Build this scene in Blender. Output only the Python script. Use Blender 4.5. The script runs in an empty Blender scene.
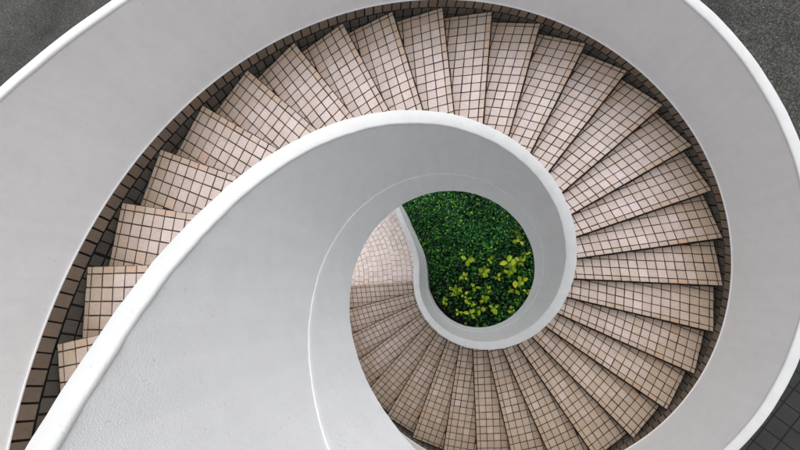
import bpy, math, random
from mathutils import Matrix, Vector
rnd = random.Random(7)
S = bpy.context.scene
COL = S.collection
ZG = 5.25                      # nosing line zero above the ground
RISE = 0.15
ALPHA = 0.18888
TH0 = 3.42697
R1, R2, R3, R4 = 0.862, 0.961, 2.832, 2.918
KTOP, KEND = -10, 34  # top of the stair carried up out of view to shade the lower treads
H_IN, H_OUT, H_S = 1.116, 1.0, -0.4346

# ------------------------------------------------------------------ helpers
def link(o, parent=None):
    COL.objects.link(o)
    if parent: o.parent = parent
    return o

def mesh_obj(name, V, F, mat, parent=None, smooth=None, attr=None):
    me = bpy.data.meshes.new(name)
    me.from_pydata(V, [], F)
    for m in (mat if isinstance(mat, (list, tuple)) else [mat]): me.materials.append(m)
    if smooth is not None:
        me.polygons.foreach_set('use_smooth', [True]*len(F))
        me.set_sharp_from_angle(angle=math.radians(smooth))
    if attr:
        for k, vals in attr.items():
            a = me.attributes.new(k, 'FLOAT', 'POINT'); a.data.foreach_set('value', vals)
    me.update()
    return link(bpy.data.objects.new(name, me), parent)

def tag(o, label=None, cat=None, group=None, kind=None):
    if label: o['label'] = label
    if cat: o['category'] = cat
    if group: o['group'] = group
    if kind: o['kind'] = kind
    return o

def th(k): return TH0 - ALPHA*k
def line(k): return ZG - RISE*max(k, KTOP)

# ------------------------------------------------------------------ materials
class NT:
    def __init__(s, name):
        s.m = bpy.data.materials.new(name); s.m.use_nodes = True
        s.t = s.m.node_tree; s.b = s.t.nodes['Principled BSDF']
    def n(s, typ, **kw):
        x = s.t.nodes.new(typ)
        for k, v in kw.items():
            if k in x.inputs: x.inputs[k].default_value = v
            else: setattr(x, k, v)
        return x
    def l(s, a, b): s.t.links.new(a, b)
    def coord(s): return s.n('ShaderNodeTexCoord').outputs['Object']
    def noise(s, scale, detail=4, rough=.55, vec=None):
        x = s.n('ShaderNodeTexNoise'); x.inputs['Scale'].default_value = scale
        x.inputs['Detail'].default_value = detail; x.inputs['Roughness'].default_value = rough
        s.l(vec or s.coord(), x.inputs['Vector']); return x.outputs['Fac']
    def ramp(s, fac, stops):
        r = s.n('ShaderNodeValToRGB'); e = r.color_ramp.elements
        while len(e) < len(stops): e.new(.5)
        for q, (p, c) in zip(e, stops):
            q.position = p; q.color = (*c, 1) if len(c) == 3 else c
        s.l(fac, r.inputs['Fac']); return r.outputs['Color']
    def mix(s, fac, a, b, mode='MIX'):
        x = s.n('ShaderNodeMix', data_type='RGBA', blend_type=mode)
        for i, v in ((0, fac), (6, a), (7, b)):
            if isinstance(v, (int, float)): x.inputs[i].default_value = v
            elif isinstance(v, tuple): x.inputs[i].default_value = (*v, 1)
            else: s.l(v, x.inputs[i])
        return x.outputs[2]
    def math(s, op, a, b=None, clamp=False):
        x = s.n('ShaderNodeMath', operation=op); x.use_clamp = clamp
        for i, v in ((0, a), (1, b)):
            if v is None: continue
            if isinstance(v, (int, float)): x.inputs[i].default_value = v
            else: s.l(v, x.inputs[i])
        return x.outputs[0]
    def bump(s, h, dist, strength=1.0, nrm=None):
        x = s.n('ShaderNodeBump'); x.inputs['Distance'].default_value = dist
        x.inputs['Strength'].default_value = strength
        s.l(h, x.inputs['Height'])
        if nrm: s.l(nrm, x.inputs['Normal'])
        return x.outputs['Normal']
    def out(s, col=None, rough=None, nrm=None, spec=None):
        for nm, v in (('Base Color', col), ('Roughness', rough), ('Normal', nrm), ('Specular IOR Level', spec)):
            if v is None: continue
            if isinstance(v, tuple): s.b.inputs[nm].default_value = (*v, 1)
            elif isinstance(v, (int, float)): s.b.inputs[nm].default_value = v
            else: s.l(v, s.b.inputs[nm])
        return s.m

def plaster(name, c0, c1, bumpd, grime=.5):
    t = NT(name); co = t.coord()
    a = t.noise(1.6, 5, .6, co); b = t.noise(9, 6, .65, co); f = t.noise(240, 3, .6, co)
    col = t.ramp(a, [(.3, c0), (.7, c1)])
    st = t.ramp(b, [(.35, (.93, .93, .93)), (.6, (1, 1, 1))])
    col = t.mix(grime, col, st, 'MULTIPLY')
    # faint vertical rain streaks
    mp = t.n('ShaderNodeMapping'); mp.inputs['Scale'].default_value = (14, 14, .7); t.l(co, mp.inputs['Vector'])
    sk = t.ramp(t.noise(1, 4, .6, mp.outputs['Vector']), [(.42, (.93, .935, .93)), (.58, (1, 1, 1))])
    col = t.mix(.6*grime, col, sk, 'MULTIPLY')
    sp = t.ramp(t.noise(60, 2, .5, co), [(.24, (.75, .74, .72)), (.3, (1, 1, 1))])
    col = t.mix(.6, col, sp, 'MULTIPLY')
    h = t.math('ADD', f, t.math('MULTIPLY', t.noise(60, 4, .6, co), .4))
    n1 = t.bump(h, bumpd, 1)
    n2 = t.bump(t.noise(4, 2, .5, co), .007, .7, n1)
    return t.out(col, .72, n2, .3)

M_wall = plaster('grey_white_plaster', (.785, .785, .79), (.82, .82, .822), .0016)
M_cope = plaster('white_coping_paint', (.68, .68, .672), (.72, .72, .712), .0012, .6)
M_soffit = plaster('soffit_plaster', (.55, .55, .55), (.62, .62, .62), .003)

def tile_mat(name, clean, dirty_shade, dark, rough=.55):
    t = NT(name); co = t.coord()
    at = t.n('ShaderNodeAttribute', attribute_name='wear_shade').outputs['Fac']
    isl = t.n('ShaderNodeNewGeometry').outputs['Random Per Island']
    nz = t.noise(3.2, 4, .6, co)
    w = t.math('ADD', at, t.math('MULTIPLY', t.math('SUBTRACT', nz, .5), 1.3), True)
    col = t.mix(w, clean, dirty_shade)
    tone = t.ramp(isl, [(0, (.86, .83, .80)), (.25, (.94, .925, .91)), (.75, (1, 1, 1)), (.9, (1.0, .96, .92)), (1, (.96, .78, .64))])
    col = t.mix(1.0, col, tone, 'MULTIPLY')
    sp = t.ramp(t.noise(42, 5, .7, co), [(.3, (.76, .73, .70)), (.52, (1, 1, 1))])
    col = t.mix(.65, col, sp, 'MULTIPLY')
    gr = t.ramp(t.noise(10, 5, .7, co), [(.58, (0, 0, 0)), (.78, (1, 1, 1))])
    col = t.mix(t.math('MULTIPLY', gr, .45), col, dark)
    n1 = t.bump(t.noise(90, 4, .6, co), .002, .8)
    return t.out(col, rough, n1, .35)

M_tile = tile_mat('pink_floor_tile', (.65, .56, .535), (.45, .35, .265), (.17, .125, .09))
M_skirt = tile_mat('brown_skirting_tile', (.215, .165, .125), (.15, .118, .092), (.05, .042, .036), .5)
M_skirtlow = tile_mat('dark_skirting_tile', (.112, .10, .085), (.075, .068, .060), (.02, .02, .021), .6)  # lower rows in a darker tile colour than the band above
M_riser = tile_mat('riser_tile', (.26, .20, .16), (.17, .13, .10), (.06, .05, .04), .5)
M_land = tile_mat('landing_tile', (.83, .74, .71), (.74, .65, .60), (.5, .41, .34))

def grout(name, dark, light, lo, hi):
    t = NT(name); co = t.coord()
    c = t.ramp(t.noise(2.3, 4, .6, co), [(lo, dark), (hi, light)])
    return t.out(c, .9, t.bump(t.noise(150, 2), .001), .1)
M_grout = grout('dark_grout', (.042, .031, .024), (.14, .10, .075), .5, .85)
M_groutb = grout('black_grout', (.012, .014, .015), (.03, .028, .026), .4, .8)
M_groutl = grout('tan_grout', (.30, .22, .17), (.46, .37, .31), .4, .7)

def ground_mat():
    t = NT('pebble_wash_ground'); co = t.coord()
    v = t.n('ShaderNodeTexVoronoi'); v.inputs['Scale'].default_value = 40; t.l(co, v.inputs['Vector'])
    g = t.n('ShaderNodeRGBToBW'); t.l(v.outputs['Color'], g.inputs[0])
    c = t.ramp(g.outputs[0], [(.15, (.022, .022, .020)), (.5, (.052, .051, .047)), (.82, (.092, .089, .08)), (1, (.18, .17, .15))])
    big = t.ramp(t.noise(.55, 5, .6, co), [(.32, (.55, .55, .55)), (.66, (1.2, 1.19, 1.14))])
    c = t.mix(1.0, c, big, 'MULTIPLY')
    f = t.ramp(t.noise(70, 3, .7, co), [(.3, (.6, .6, .6)), (.7, (1.25, 1.25, 1.25))])
    c = t.mix(.8, c, f, 'MULTIPLY')
    return t.out(c, .85, t.bump(v.outputs['Distance'], .01, .7), .3)
M_ground = ground_mat()

def pave_mat():
    t = NT('dark_stone_paving'); co = t.coord()
    mp = t.n('ShaderNodeMapping'); mp.inputs['Rotation'].default_value = (0, 0, math.radians(35)); t.l(co, mp.inputs['Vector'])
    b = t.n('ShaderNodeTexBrick'); b.offset = 0; t.l(mp.outputs[0], b.inputs['Vector'])
    for k, v in (('Scale', 1.0), ('Mortar Size', .012), ('Mortar Smooth', .2), ('Bias', 0), ('Brick Width', .27), ('Row Height', .27)): b.inputs[k].default_value = v
    b.inputs['Color1'].default_value = (.026, .026, .025, 1); b.inputs['Color2'].default_value = (.029, .029, .028, 1)
    b.inputs['Mortar'].default_value = (.006, .006, .006, 1)
    s = t.ramp(t.noise(2.5, 6, .7, co), [(.3, (.7, .7, .7)), (.7, (1.2, 1.2, 1.2))])
    c = t.mix(1.0, b.outputs['Color'], s, 'MULTIPLY')
    return t.out(c, .7, t.bump(b.outputs['Fac'], -.004, .8), .25)
M_pave = pave_mat()

def soil_mat():
    t = NT('wet_soil'); c = t.ramp(t.noise(12, 6, .7), [(.3, (.008, .009, .008)), (.7, (.03, .026, .02))])
    return t.out(c, .95, t.bump(t.noise(30, 5), .03), .1)
M_soil = soil_mat()

def leaf_mat(name, stops, trans):
    t = NT(name)
    isl = t.n('ShaderNodeNewGeometry').outputs['Random Per Island']
    c = t.ramp(isl, stops)
    nz = t.ramp(t.noise(1.7, 3, .5), [(.35, (.7, .72, .75)), (.65, (1.2, 1.2, 1.1))])
    c = t.mix(1.0, c, nz, 'MULTIPLY')
    t.out(c, .42, None, .4)
    tr = t.n('ShaderNodeBsdfTranslucent'); t.l(c, tr.inputs['Color'])
    mx = t.n('ShaderNodeMixShader'); mx.inputs[0].default_value = trans
    t.l(t.b.outputs[0], mx.inputs[1]); t.l(tr.outputs[0], mx.inputs[2])
    t.l(mx.outputs[0], t.t.nodes['Material Output'].inputs['Surface'])
    return t.m
M_leaf = leaf_mat('dark_green_leaf', [(0, (.004, .022, .022)), (.4, (.010, .085, .030)), (.72, (.035, .26, .035)), (.9, (.14, .46, .04)), (1, (.34, .52, .10))], .25)
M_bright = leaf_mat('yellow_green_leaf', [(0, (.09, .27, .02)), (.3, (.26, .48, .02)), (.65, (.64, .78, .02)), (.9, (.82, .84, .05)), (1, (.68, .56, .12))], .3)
M_stem = NT('green_stem').out((.05, .08, .02), .6)

# ------------------------------------------------------------------ geometry tools
def sweep(name, stations, prof, mat, parent, smooth=32, caps=True):
    """stations: list of fn(r,h)->(x,y,z); prof: closed (r,h) polygon"""
    n = len(prof); V = []; F = []
    for st in stations:
        for (r, h) in prof: V.append(st(r, h))
    for i in range(len(stations)-1):
        for j in range(n):
            a = i*n+j; b = i*n+(j+1) % n
            F.append((a, b, b+n, a+n))
    if caps:
        F.append(tuple(range(n-1, -1, -1))); m = (len(stations)-1)*n
        F.append(tuple(range(m, m+n)))
    return mesh_obj(name, V, F, mat, parent, smooth)

def polar_station(k, wob=0.0):
    c, s, z = math.cos(th(k)), math.sin(th(k)), line(k)
    return lambda r, h: ((r)*c, (r)*s, max(z+h, .0-0.05))

def clip(poly, a, b, c):
    """keep a*x+b*y+c >= 0"""
    out = []
    for i in range(len(poly)):
        p, q = poly[i], poly[(i+1) % len(poly)]
        dp, dq = a*p[0]+b*p[1]+c, a*q[0]+b*q[1]+c
        if dp >= 0: out.append(p)
        if dp*dq < 0:
            t = dp/(dp-dq); out.append((p[0]+t*(q[0]-p[0]), p[1]+t*(q[1]-p[1])))
    return out

def area(p): return .5*sum(p[i][0]*p[(i+1) % len(p)][1]-p[(i+1) % len(p)][0]*p[i][1] for i in range(len(p)))

def add_tile(V, F, W, poly, z, wear_shade, mapf=lambda x, y, z: (x, y, z), bev=.0022, dep=.006, tiltm=.0012):
    if len(poly) < 3: return
    A = area(poly)
    if abs(A) < 4e-4: return
    if A < 0: poly = poly[::-1]
    cx = sum(p[0] for p in poly)/len(poly); cy = sum(p[1] for p in poly)/len(poly)
    tx, ty = rnd.uniform(-1, 1)*tiltm/.05, rnd.uniform(-1, 1)*tiltm/.05
    dz = rnd.uniform(-.0006, .0006)
    n = len(poly); b = len(V)
    for lvl in (0, 1, 2):
        for (x, y) in poly:
            d = math.hypot(x-cx, y-cy) or 1
            f = 1-(bev/d if lvl == 2 else 0)
            X, Y = cx+(x-cx)*f, cy+(y-cy)*f
            zz = z+dz+tx*(X-cx)+ty*(Y-cy) + (-dep, -bev*.8, 0)[lvl]
            V.append(mapf(X, Y, zz)); W.append(wear_shade)
    for l in (0, 1):
        for j in range(n):
            a = b+l*n+j; c = b+l*n+(j+1) % n
            F.append((a, c, c+n, a+n))
    F.append(tuple(range(b+2*n, b+3*n)))

def jit(poly, s=.0012): return [(x+rnd.uniform(-s, s), y+rnd.uniform(-s, s)) for x, y in poly]

# ------------------------------------------------------------------ staircase
stair = bpy.data.objects.new('spiral_staircase', None); link(stair)
tag(stair, 'white plastered spiral staircase with pink tiled treads winding down round an open well', 'staircase')

RO = 2.829
GAP = .0047
def tread(k):
    V, F, W = [], [], []; gV, gF = [], []
    back = ALPHA + .035
    ex = RO*math.cos(ALPHA+.012); ey = RO*math.sin(ALPHA+.012)
    sl = (ex-RO)/ey                              # lean of the outer edge
    P = [(.93, 0), (RO, 0), (ex, ey), (.93*math.cos(back), .93*math.sin(back))]
    # grout bed and nosing body
    zt = -.0028; zb = -.05
    n = 4
    for zz in (zb, zt):
        for (x, y) in P: gV.append((x, y+(.002 if y == 0 else 0), zz))
    gF += [(3, 2, 1, 0), (4, 5, 6, 7)] + [(j, (j+1) % n, (j+1) % n+n, j+n) for j in range(n)]
    rows = [(0.0, .052)] + [(.052+.1*i, .052+.1*(i+1)) for i in range(6)]
    rowj = [0]+[rnd.uniform(-.002, .002) for _ in rows]
    cols = [(0, .044)] + [(.044+.1*i, .044+.1*(i+1)) for i in range(20)]
    off = rnd.uniform(-.006, .006)
    low = max(0, min(1, (k-15)/8)) if k < 31 else .6  # shade on the lower flight put into the tread colour
    for ri, (v0, v1) in enumerate(rows):
        for ci, (c0, c1) in enumerate(cols):
            o = off if ci else 0
            if ci == 1: c0 += 0; 
            g = GAP*rnd.uniform(.8, 1.25)
            a0 = RO-c0+(o if ci > 1 else 0); a1 = RO-c1+(o if ci > 0 else 0)
            poly = [(a1+g+sl*v0, v0+g), (a0-g+sl*v0, v0+g), (a0-g+sl*v1, v1-g), (a1+g+sl*v1, v1-g)]
            if ri == 0: poly[0] = (poly[0][0], 0); poly[1] = (poly[1][0], 0)
            poly = jit(poly)
            # clip by inner circle (approx. radial limit), back line
            poly = clip(poly, math.sin(back), -math.cos(back), 0)
            poly = clip(poly, 1, 0, -.93) if poly else poly
            poly = clip(poly, math.tan(ALPHA), -1, -.013-.006*rnd.random()) if poly else poly
            if len(poly) < 3: continue
            cx = sum(q[0] for q in poly)/len(poly); cy = sum(q[1] for q in poly)/len(poly)
            db = (cx*math.tan(ALPHA)-cy)
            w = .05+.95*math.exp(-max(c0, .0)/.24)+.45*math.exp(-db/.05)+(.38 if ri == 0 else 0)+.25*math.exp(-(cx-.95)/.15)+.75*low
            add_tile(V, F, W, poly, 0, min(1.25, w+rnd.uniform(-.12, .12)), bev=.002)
    # front lip of the nosing tiles
    x = RO
    first = True
    while x > .95:
        wd = .036 if first else .1
        first = False
        x0 = max(.93, x-wd)+GAP; x1 = x-GAP
        b = len(V)
        for (yy, zz) in ((.0, -.003), (.0, -.040), (.008, -.044), (.008, -.003)):
            V.append((x0, yy-.0015, zz)); V.append((x1, yy-.0015, zz)); W += [.9, .9]
        F += [(b, b+2, b+3, b+1), (b+2, b+4, b+5, b+3)]
        x -= wd
    nv = len(V)
    V += gV; F += [tuple(q+nv for q in f) for f in gF]; W += [1.0]*len(gV)
    o = mesh_obj('tread', V, F, [M_tile, M_grout], stair, attr={'wear_shade': W})
    for i, p in enumerate(o.data.polygons): p.material_index = 1 if i >= len(F)-len(gF) else 0
    o.rotation_euler = (0, 0, th(k)); o.location = (0, 0, line(k))
    # riser under this nosing
    V, F, W = [], [], []
    b = 0
    V += [(.93, .034, -.15), (2.83, .034, -.15), (2.83, .034, -.045), (.93, .034, -.045)]; W += [1]*4
    F.append((0, 1, 2, 3))
    mp = lambda a, h, d: (a, .034-(d+.0), h)
    x = RO
    while x > 1.0:
        g = GAP
        pl = jit([(x-.1+g, -.145), (x-g, -.145), (x-g, -.048), (x-.1+g, -.048)])
        add_tile(V, F, W, pl, .007, rnd.uniform(.2, 1), mp)
        x -= .1
    r = mesh_obj('riser', V, F, [M_riser, M_groutb], stair, attr={'wear_shade': W})
    for i, p in enumerate(r.data.polygons): p.material_index = 1 if i == 0 else 0
    r.rotation_euler = (0, 0, th(k)); r.location = (0, 0, line(k))

for k in range(KTOP, KEND+1): tread(k)

# stations for the helical walls
def ks(a, b, n): return [a+(b-a)*i/n for i in range(n+1)]
K_OUT = ks(-12.7, KEND+.25, 430)
st_out = [polar_station(k) for k in K_OUT]

# inner wall: helix, then an S-curve flare on the landing
stations = [polar_station(k) for k in ks(-12.7, 33.0, 430)]
pts = [(-.846, -.10), (-.866, .07), (-.895, .229), (-.953, .42), (-1.046, .609), (-1.13, .77), (-1.22, .94), (-1.327, 1.144), (-1.50, 1.40), (-1.75, 1.66), (-2.05, 1.88), (-2.4, 2.03)]
k_ = 33.0; p0 = (R1*math.cos(th(k_))*1.0, R1*math.sin(th(k_)))
allp = [(R1*math.cos(th(32.5)), R1*math.sin(th(32.5))), p0] + pts
dense = []
for i in range(1, len(allp)-2):
    P0, P1, P2, P3 = allp[i-1], allp[i], allp[i+1], allp[i+2]
    for j in range(8):
        t = j/8
        dense.append(tuple(.5*((2*P1[q])+(-P0[q]+P2[q])*t+(2*P0[q]-5*P1[q]+4*P2[q]-P3[q])*t*t+(-P0[q]+3*P1[q]-3*P2[q]+P3[q])*t**3) for q in (0, 1)))
flare = []
z34 = line(k_); s = 0
for i in range(1, len(dense)-1):
    a, b = dense[i-1], dense[i+1]
    s += math.dist(dense[i], dense[i-1])
    L = math.dist(a, b); nx, ny = -(b[1]-a[1])/L, (b[0]-a[0])/L     # left side = landing side
    f = min(1, s/.5); f = f*f*(3-2*f)
    z = z34*(1-f)+.15*f
    flare.append((dense[i], (nx, ny), z))
def fl_station(p, n, z): return lambda r, h: (p[0]+n[0]*(r-R1), p[1]+n[1]*(r-R1), max(z+h, -.05))
stations += [fl_station(*q) for q in flare]

def wobbly(sts, seed, amp=.0016):
    ph = [random.Random(seed+i).uniform(0, 6.28) for i in range(12)]
    out = []
    for i, st in enumerate(sts):
        def f(r, h, st=st, i=i):
            e = 1 if h > .99 and (r < R1+.03 or (R3-.01 < r < R3+.03)) else -1
            dr = amp*(math.sin(i*.31+ph[0]+e)+.7*math.sin(i*.83+ph[1]*e)+.5*math.sin(i*1.9+ph[2]-e))
            dh = amp*.8*(math.sin(i*.23+ph[3])+.6*math.sin(i*.71+ph[4]+e)+.5*math.sin(i*1.57+ph[5]))
            return st(r+dr, h+dh)
        out.append(f)
    return out
prof_in = [(.859, H_S), (.859, .10), (.8592, .126), (.8605, .132), (.8625, .1335), (.8648, .134), (.8648, .145), (.8648, 1.100), (.957, 1.100), (.949, -.30)]
inner = sweep('inner_parapet', wobbly(stations, 21, .0009), prof_in, M_wall, stair, 40)
tag(inner, 'grey white plaster parapet round the open well')
cope = lambda a, b, h: [(a+.004, h-.024), (a+.0005, h-.018), (a, h-.010), (a+.003, h-.004), (a+.010, h), ((a+b)/2, h+.002), (b-.010, h), (b-.003, h-.004), (b, h-.010), (b-.0005, h-.018), (b-.004, h-.024)]
sweep('handrail', wobbly(stations, 3, .0012), cope(R1-.001, R2, H_IN), M_cope, inner, 60)

prof_out = [(2.836, .985), (2.8365, .128), (2.834, .1165), (2.8265, .1145), (2.8255, .108), (2.845, .105), (2.845, -.40), (2.912, -.40), (2.912, .985)]
outer = sweep('outer_parapet', st_out, prof_out, M_wall, stair, 30)
tag(outer, 'broad grey white plaster parapet along the outside of the stair')
sweep('coping', wobbly(st_out, 9, .0010), cope(R3, R4, H_OUT), M_cope, outer, 60)

# skirting tiles on the outer wall, set square to the slope
PH = math.atan2(RISE, R3*ALPHA); cph, sph = math.cos(PH), math.sin(PH)
def skirt_map(R):
    def f(s, n, d):                                   # s along slope, n square to it, d proud of the wall
        a = s*cph + n*sph; h = -s*sph + n*cph        # unroll: arc length downhill, height
        t = TH0 - a/R3; r = R-d
        return (r*math.cos(t), r*math.sin(t), ZG+h)
    return f
smax = R3*ALPHA*(KEND+.2)/cph; smin = R3*ALPHA*(KTOP)/cph
V, F, W = [], [], []
m1, m2 = skirt_map(2.836), skirt_map(2.839)
s = smin; i = 0
Vl, Fl, Wl = [], [], []
while s < smax:
    g = .0065*rnd.uniform(.8, 1.3)
    wv = rnd.uniform(0, 1)
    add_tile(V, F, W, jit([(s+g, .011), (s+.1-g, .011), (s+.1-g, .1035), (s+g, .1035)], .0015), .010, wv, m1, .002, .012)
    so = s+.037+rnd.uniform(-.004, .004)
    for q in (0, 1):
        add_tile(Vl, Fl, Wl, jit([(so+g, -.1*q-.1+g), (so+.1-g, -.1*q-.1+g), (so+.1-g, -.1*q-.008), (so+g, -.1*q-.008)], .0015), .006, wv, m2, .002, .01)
    s += .1+rnd.uniform(-.0005, .0005)
sk = mesh_obj('skirting', V, F, M_skirt, outer, attr={'wear_shade': W})
mesh_obj('lower_skirting', Vl, Fl, M_skirtlow, outer, attr={'wear_shade': Wl})
kk = ks(KTOP, KEND+.2, 300)
sweep('grout_bed', [polar_station(k) for k in kk], [(2.8375, .105), (2.8375, -.2), (2.844, -.2), (2.844, .105)], M_groutb, outer)
sweep('stair_slab', [polar_station(k) for k in ks(KTOP, KEND, 300)], [(.95, -.205), (2.843, -.205), (2.843, -.36), (.95, -.395)], M_soffit, stair)

# upper landing, unseen slab added to shade the lower flight
zt = line(KTOP)
V, F = [], []
n = 24
for i in range(n+1):
    t = TH0-ALPHA*(KTOP-.05-2.6*i/n)
    for (r, z) in ((.95, zt), (2.84, zt), (2.84, zt-.36), (.95, zt-.36)): V.append((r*math.cos(t), r*math.sin(t), z))
for i in range(n):
    for j in range(4): F.append((i*4+j, i*4+(j+1) % 4, i*4+4+(j+1) % 4, i*4+4+j))
F += [(0, 1, 2, 3), (n*4+3, n*4+2, n*4+1, n*4)]
mesh_obj('unseen_upper_landing', V, F, M_soffit, stair)

# ------------------------------------------------------------------ setting
def sheet(name, poly, z, mat, kind='structure', thick=0):
    V = [(x, y, z) for x, y in poly]; F = [tuple(range(len(poly)))]
    return tag(mesh_obj(name, V, F, mat), kind=kind)
sheet('ground', [(-150, -150), (150, -150), (150, 150), (-150, 150)], -.02, M_ground)
sheet('pavement', [(-2.9, -60), (60, -60), (60, .1), (-2.9, .1)], -.016, M_pave)

# landing paved in arcs that follow the flare of the wall
LC = (-3.6, -.3)
V, F, W = [], [], []
k0 = th(34); fx, fy = math.cos(k0), math.sin(k0)
rr = 2.62; row = 0
while rr > .25:
    r1, r0 = rr, rr-.105
    cnt = max(6, int(2*math.pi*(r0+r1)/2/.112)); o = rnd.uniform(0, 1)
    for i in range(cnt):
        g = .004
        a0 = (i+o)/cnt*2*math.pi + g/r1; a1 = (i+1+o)/cnt*2*math.pi - g/r1
        pl = [(LC[0]+r*math.cos(a), LC[1]+r*math.sin(a)) for r, a in ((r0+g, a0), (r1-g, a0), (r1-g, a1), (r0+g, a1))]
        cx = sum(p[0] for p in pl)/4; cy = sum(p[1] for p in pl)/4
        if cx < -4.2: continue
        pl = jit(pl, .004)
        pl = clip(pl, fy, -fx, .02)          # beyond the last nosing
        if len(pl) < 3: continue
        add_tile(V, F, W, pl, .004, rnd.uniform(0, .45)+(.5 if r1 > 2.55 else 0), bev=.004, dep=.008, tiltm=.002)
    rr -= .105
land = mesh_obj('lower_landing_paving', V, F, M_land, attr={'wear_shade': W}); tag(land, kind='structure')
V = [(LC[0]+2.63*math.cos(i*math.pi/24), LC[1]+2.63*math.sin(i*math.pi/24), -.001) for i in range(48)]
tag(mesh_obj('landing_bed', V, [tuple(range(48))], M_groutl), kind='structure')

# planter soil inside the well, right of the flared wall
wallpath = [q[0] for q in flare]
soil = [(p[0]+.03, p[1]) for p in wallpath[::6]]
soil = soil + [(-2.2, 2.6), (-1, 2.75), (.6, 2.6), (1.9, 1.9), (2.4, .6), (2.3, -.8), (1.4, -1.7), (.3, -1.7), (-.5, -1.2), (-.8, -.6)]
sheet('planter_soil', soil, -.008, M_soil)

def wall_x(y):
    if y < wallpath[0][1]:
        if y < -.83: return -.1
        return -math.sqrt(max(0, .84**2-y*y))
    for a, b in zip(wallpath, wallpath[1:]):
        if a[1] <= y <= b[1]:
            return a[0]+(b[0]-a[0])*(y-a[1])/max(1e-6, b[1]-a[1])
    return wallpath[-1][0]

def lump(x, y):
    return (math.sin(3.1*x+1.3)*math.cos(2.7*y-.4)+.6*math.sin(7.3*x-2.1*y)+.5*math.cos(6.1*y+3.7*x+1))*.05

def leaf_geo(V, F, p, yaw, pitch, L, w, roll=0, fold=.22):
    cy, sy, cp, sp = math.cos(yaw), math.sin(yaw), math.cos(pitch), math.sin(pitch)
    d = Vector((cy*cp, sy*cp, sp)); side = Vector((-sy, cy, 0)); up = side.cross(d)*-1
    if up.z < 0: up = -up
    side = side*math.cos(roll)+up*math.sin(roll); up2 = d.cross(side)
    if up2.z < 0: up2 = -up2
    b = len(V); P = Vector(p)
    for (t, ww) in ((0, 0), (.25, .75), (.55, 1), (.82, .62), (1, 0)):
        c = P+d*(L*t)-up2*(L*.18*t*t)
        if ww == 0: V.append(tuple(c))
        else:
            V.append(tuple(c+side*(w*.5*ww)+up2*(fold*w*.5*ww))); V.append(tuple(c)); V.append(tuple(c-side*(w*.5*ww)+up2*(fold*w*.5*ww)))
    # indices: 0 base, 1-3, 4-6, 7-9, 10 tip
    for q in ((0, 1, 2), (0, 2, 3), (1, 4, 5, 2), (2, 5, 6, 3), (4, 7, 8, 5), (5, 8, 9, 6), (7, 10, 8), (8, 10, 9)):
        F.append(tuple(b+i for i in q))

V, F = [], []
tries = 0; cnt = 0
while cnt < 30000 and tries < 200000:
    tries += 1
    x = rnd.uniform(-1.75, 2.05); y = rnd.uniform(-1.5, 2.3)
    if (x-.15)**2+(y-.45)**2 > 1.95**2: continue
    if x < wall_x(y)+.03: continue
    north = max(0, min(1, (y+.3)/1.2))
    top = .17+.27*north+lump(x, y)
    dist = x-wall_x(y)
    top *= .6+.4*min(1, dist/.4)
    u = rnd.random()**.6
    z = .02+top*u
    L = rnd.uniform(.026, .064)*(1+.15*(1-north))
    if north < .8 and rnd.random() < .80*(1-north*.8): continue
    leaf_geo(V, F, (x, y, z), rnd.uniform(0, 6.283), rnd.uniform(-.8, 1.0), L, L*rnd.uniform(.45, .7), rnd.uniform(-.9, .9))
    cnt += 1
o = mesh_obj('ground_cover', V, F, M_leaf)
tag(o, 'dense small leaved dark green ground cover at the bottom of the stair well', 'ground cover', kind='stuff')

# yellow-green shrubs standing in the ground cover: pixel-measured world spots
SPOTS = []
cam_loc = Vector((.0048, -.1828, 1.913+ZG))
RM = Matrix(((0.976625, -0.047411, 0.209655), (0.082617, 0.983244, -0.1625), (-0.198438, 0.176023, 0.964177)))
def ground_at(px, py, z):
    d = RM @ Vector(((px-400)/341.2017, -(py-225)/341.2017, -1.0))
    t = (z-cam_loc.z)/d.z
    return cam_loc+d*t

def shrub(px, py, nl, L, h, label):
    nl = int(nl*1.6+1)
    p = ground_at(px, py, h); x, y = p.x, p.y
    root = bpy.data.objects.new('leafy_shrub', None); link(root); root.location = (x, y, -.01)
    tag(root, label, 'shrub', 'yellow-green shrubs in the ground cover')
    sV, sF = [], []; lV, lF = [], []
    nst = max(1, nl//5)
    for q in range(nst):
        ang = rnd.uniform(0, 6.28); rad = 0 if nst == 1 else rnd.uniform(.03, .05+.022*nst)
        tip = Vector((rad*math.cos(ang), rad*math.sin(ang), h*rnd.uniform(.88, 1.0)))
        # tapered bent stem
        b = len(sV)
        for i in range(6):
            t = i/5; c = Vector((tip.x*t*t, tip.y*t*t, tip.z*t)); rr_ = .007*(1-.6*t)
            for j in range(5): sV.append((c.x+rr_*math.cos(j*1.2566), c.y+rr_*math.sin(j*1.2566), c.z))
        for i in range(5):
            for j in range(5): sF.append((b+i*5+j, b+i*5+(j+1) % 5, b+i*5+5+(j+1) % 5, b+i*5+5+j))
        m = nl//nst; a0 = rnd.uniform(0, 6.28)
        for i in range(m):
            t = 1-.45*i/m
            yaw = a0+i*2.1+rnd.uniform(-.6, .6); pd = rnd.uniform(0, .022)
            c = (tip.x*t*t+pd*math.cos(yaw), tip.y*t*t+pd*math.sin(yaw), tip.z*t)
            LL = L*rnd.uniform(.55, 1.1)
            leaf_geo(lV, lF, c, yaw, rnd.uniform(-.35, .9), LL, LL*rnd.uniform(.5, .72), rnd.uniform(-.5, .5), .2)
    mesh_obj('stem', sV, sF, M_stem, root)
    mesh_obj('foliage', lV, lF, M_bright, root)

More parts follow.
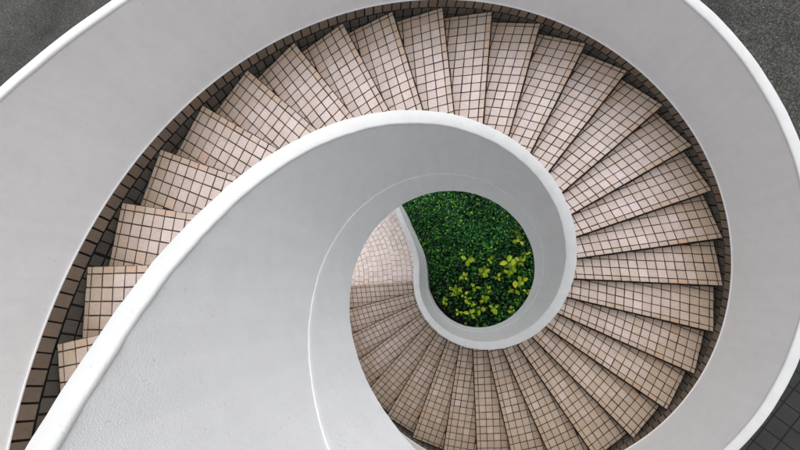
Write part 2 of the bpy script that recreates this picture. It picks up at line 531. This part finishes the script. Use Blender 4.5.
SH = [(467, 260, 3, 0.15, 0.5, 'three leaved yellow sprig alone near the middle of the ground cover'),
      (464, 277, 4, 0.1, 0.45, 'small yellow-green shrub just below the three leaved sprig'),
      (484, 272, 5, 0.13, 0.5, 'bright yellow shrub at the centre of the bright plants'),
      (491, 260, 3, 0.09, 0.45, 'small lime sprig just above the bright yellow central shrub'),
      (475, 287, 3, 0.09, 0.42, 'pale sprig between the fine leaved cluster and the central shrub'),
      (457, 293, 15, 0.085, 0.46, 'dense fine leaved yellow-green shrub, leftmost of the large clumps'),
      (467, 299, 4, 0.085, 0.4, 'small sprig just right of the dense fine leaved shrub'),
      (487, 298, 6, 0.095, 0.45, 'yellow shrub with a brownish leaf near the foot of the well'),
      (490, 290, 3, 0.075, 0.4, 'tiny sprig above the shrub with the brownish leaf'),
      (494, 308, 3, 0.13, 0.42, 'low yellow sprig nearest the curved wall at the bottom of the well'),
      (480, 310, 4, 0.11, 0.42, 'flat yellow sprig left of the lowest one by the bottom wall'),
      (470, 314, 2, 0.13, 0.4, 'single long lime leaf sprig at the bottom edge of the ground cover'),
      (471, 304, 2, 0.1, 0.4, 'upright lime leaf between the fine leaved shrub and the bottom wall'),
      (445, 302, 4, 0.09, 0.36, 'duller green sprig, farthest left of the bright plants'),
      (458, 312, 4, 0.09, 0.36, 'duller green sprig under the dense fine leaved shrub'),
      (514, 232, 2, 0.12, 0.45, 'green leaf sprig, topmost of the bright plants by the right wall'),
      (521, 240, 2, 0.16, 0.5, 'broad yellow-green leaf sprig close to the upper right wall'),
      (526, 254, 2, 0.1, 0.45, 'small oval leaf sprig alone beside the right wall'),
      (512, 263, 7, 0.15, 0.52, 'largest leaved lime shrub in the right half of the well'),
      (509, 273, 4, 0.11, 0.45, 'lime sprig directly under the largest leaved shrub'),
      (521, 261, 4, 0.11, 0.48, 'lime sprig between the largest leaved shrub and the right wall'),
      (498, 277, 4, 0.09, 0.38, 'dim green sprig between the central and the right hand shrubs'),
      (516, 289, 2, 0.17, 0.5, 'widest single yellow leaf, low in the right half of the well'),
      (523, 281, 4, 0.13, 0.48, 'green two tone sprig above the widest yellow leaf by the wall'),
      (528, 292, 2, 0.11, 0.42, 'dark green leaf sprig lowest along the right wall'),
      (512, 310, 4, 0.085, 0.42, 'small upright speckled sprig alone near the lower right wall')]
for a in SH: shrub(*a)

# ------------------------------------------------------------------ camera, light
cam = bpy.data.objects.new('camera', bpy.data.cameras.new('camera')); link(cam)
cam.data.sensor_width = 36; cam.data.lens = 341.2017/800*36
cam.data.clip_start = .02; cam.data.clip_end = 1000
cam.matrix_world = Matrix.Translation(cam_loc) @ RM.to_4x4()
S.camera = cam

EL, AZ = math.radians(64), math.radians(92)      # azimuth measured from +x towards +y
sd = Vector((math.cos(EL)*math.cos(AZ), math.cos(EL)*math.sin(AZ), math.sin(EL)))
sun = bpy.data.objects.new('sun', bpy.data.lights.new('sun', 'SUN')); link(sun)
sun.data.energy = .5; sun.data.angle = math.radians(100); sun.data.color = (1, .985, .97)
sun.rotation_euler = sd.to_track_quat('Z', 'Y').to_euler()
w = bpy.data.worlds.new('World'); S.world = w; w.use_nodes = True
nt = w.node_tree; bg = nt.nodes['Background']
sky = nt.nodes.new('ShaderNodeTexSky'); sky.sky_type = 'NISHITA'; sky.sun_disc = False
sky.sun_elevation = EL; sky.sun_rotation = math.pi/2-AZ
sky.dust_density = 3; sky.air_density = 1.0; sky.ozone_density = 1.0
hs = nt.nodes.new('ShaderNodeHueSaturation'); hs.inputs['Saturation'].default_value = .22
nt.links.new(sky.outputs[0], hs.inputs['Color']); nt.links.new(hs.outputs[0], bg.inputs['Color'])
bg.inputs['Strength'].default_value = .15
S.render.engine = 'CYCLES'
S.cycles.max_bounces = 8; S.cycles.diffuse_bounces = 5
S.view_settings.view_transform = 'Standard'; S.view_settings.look = 'None'
S.view_settings.exposure = 0.6; S.view_settings.gamma = 1
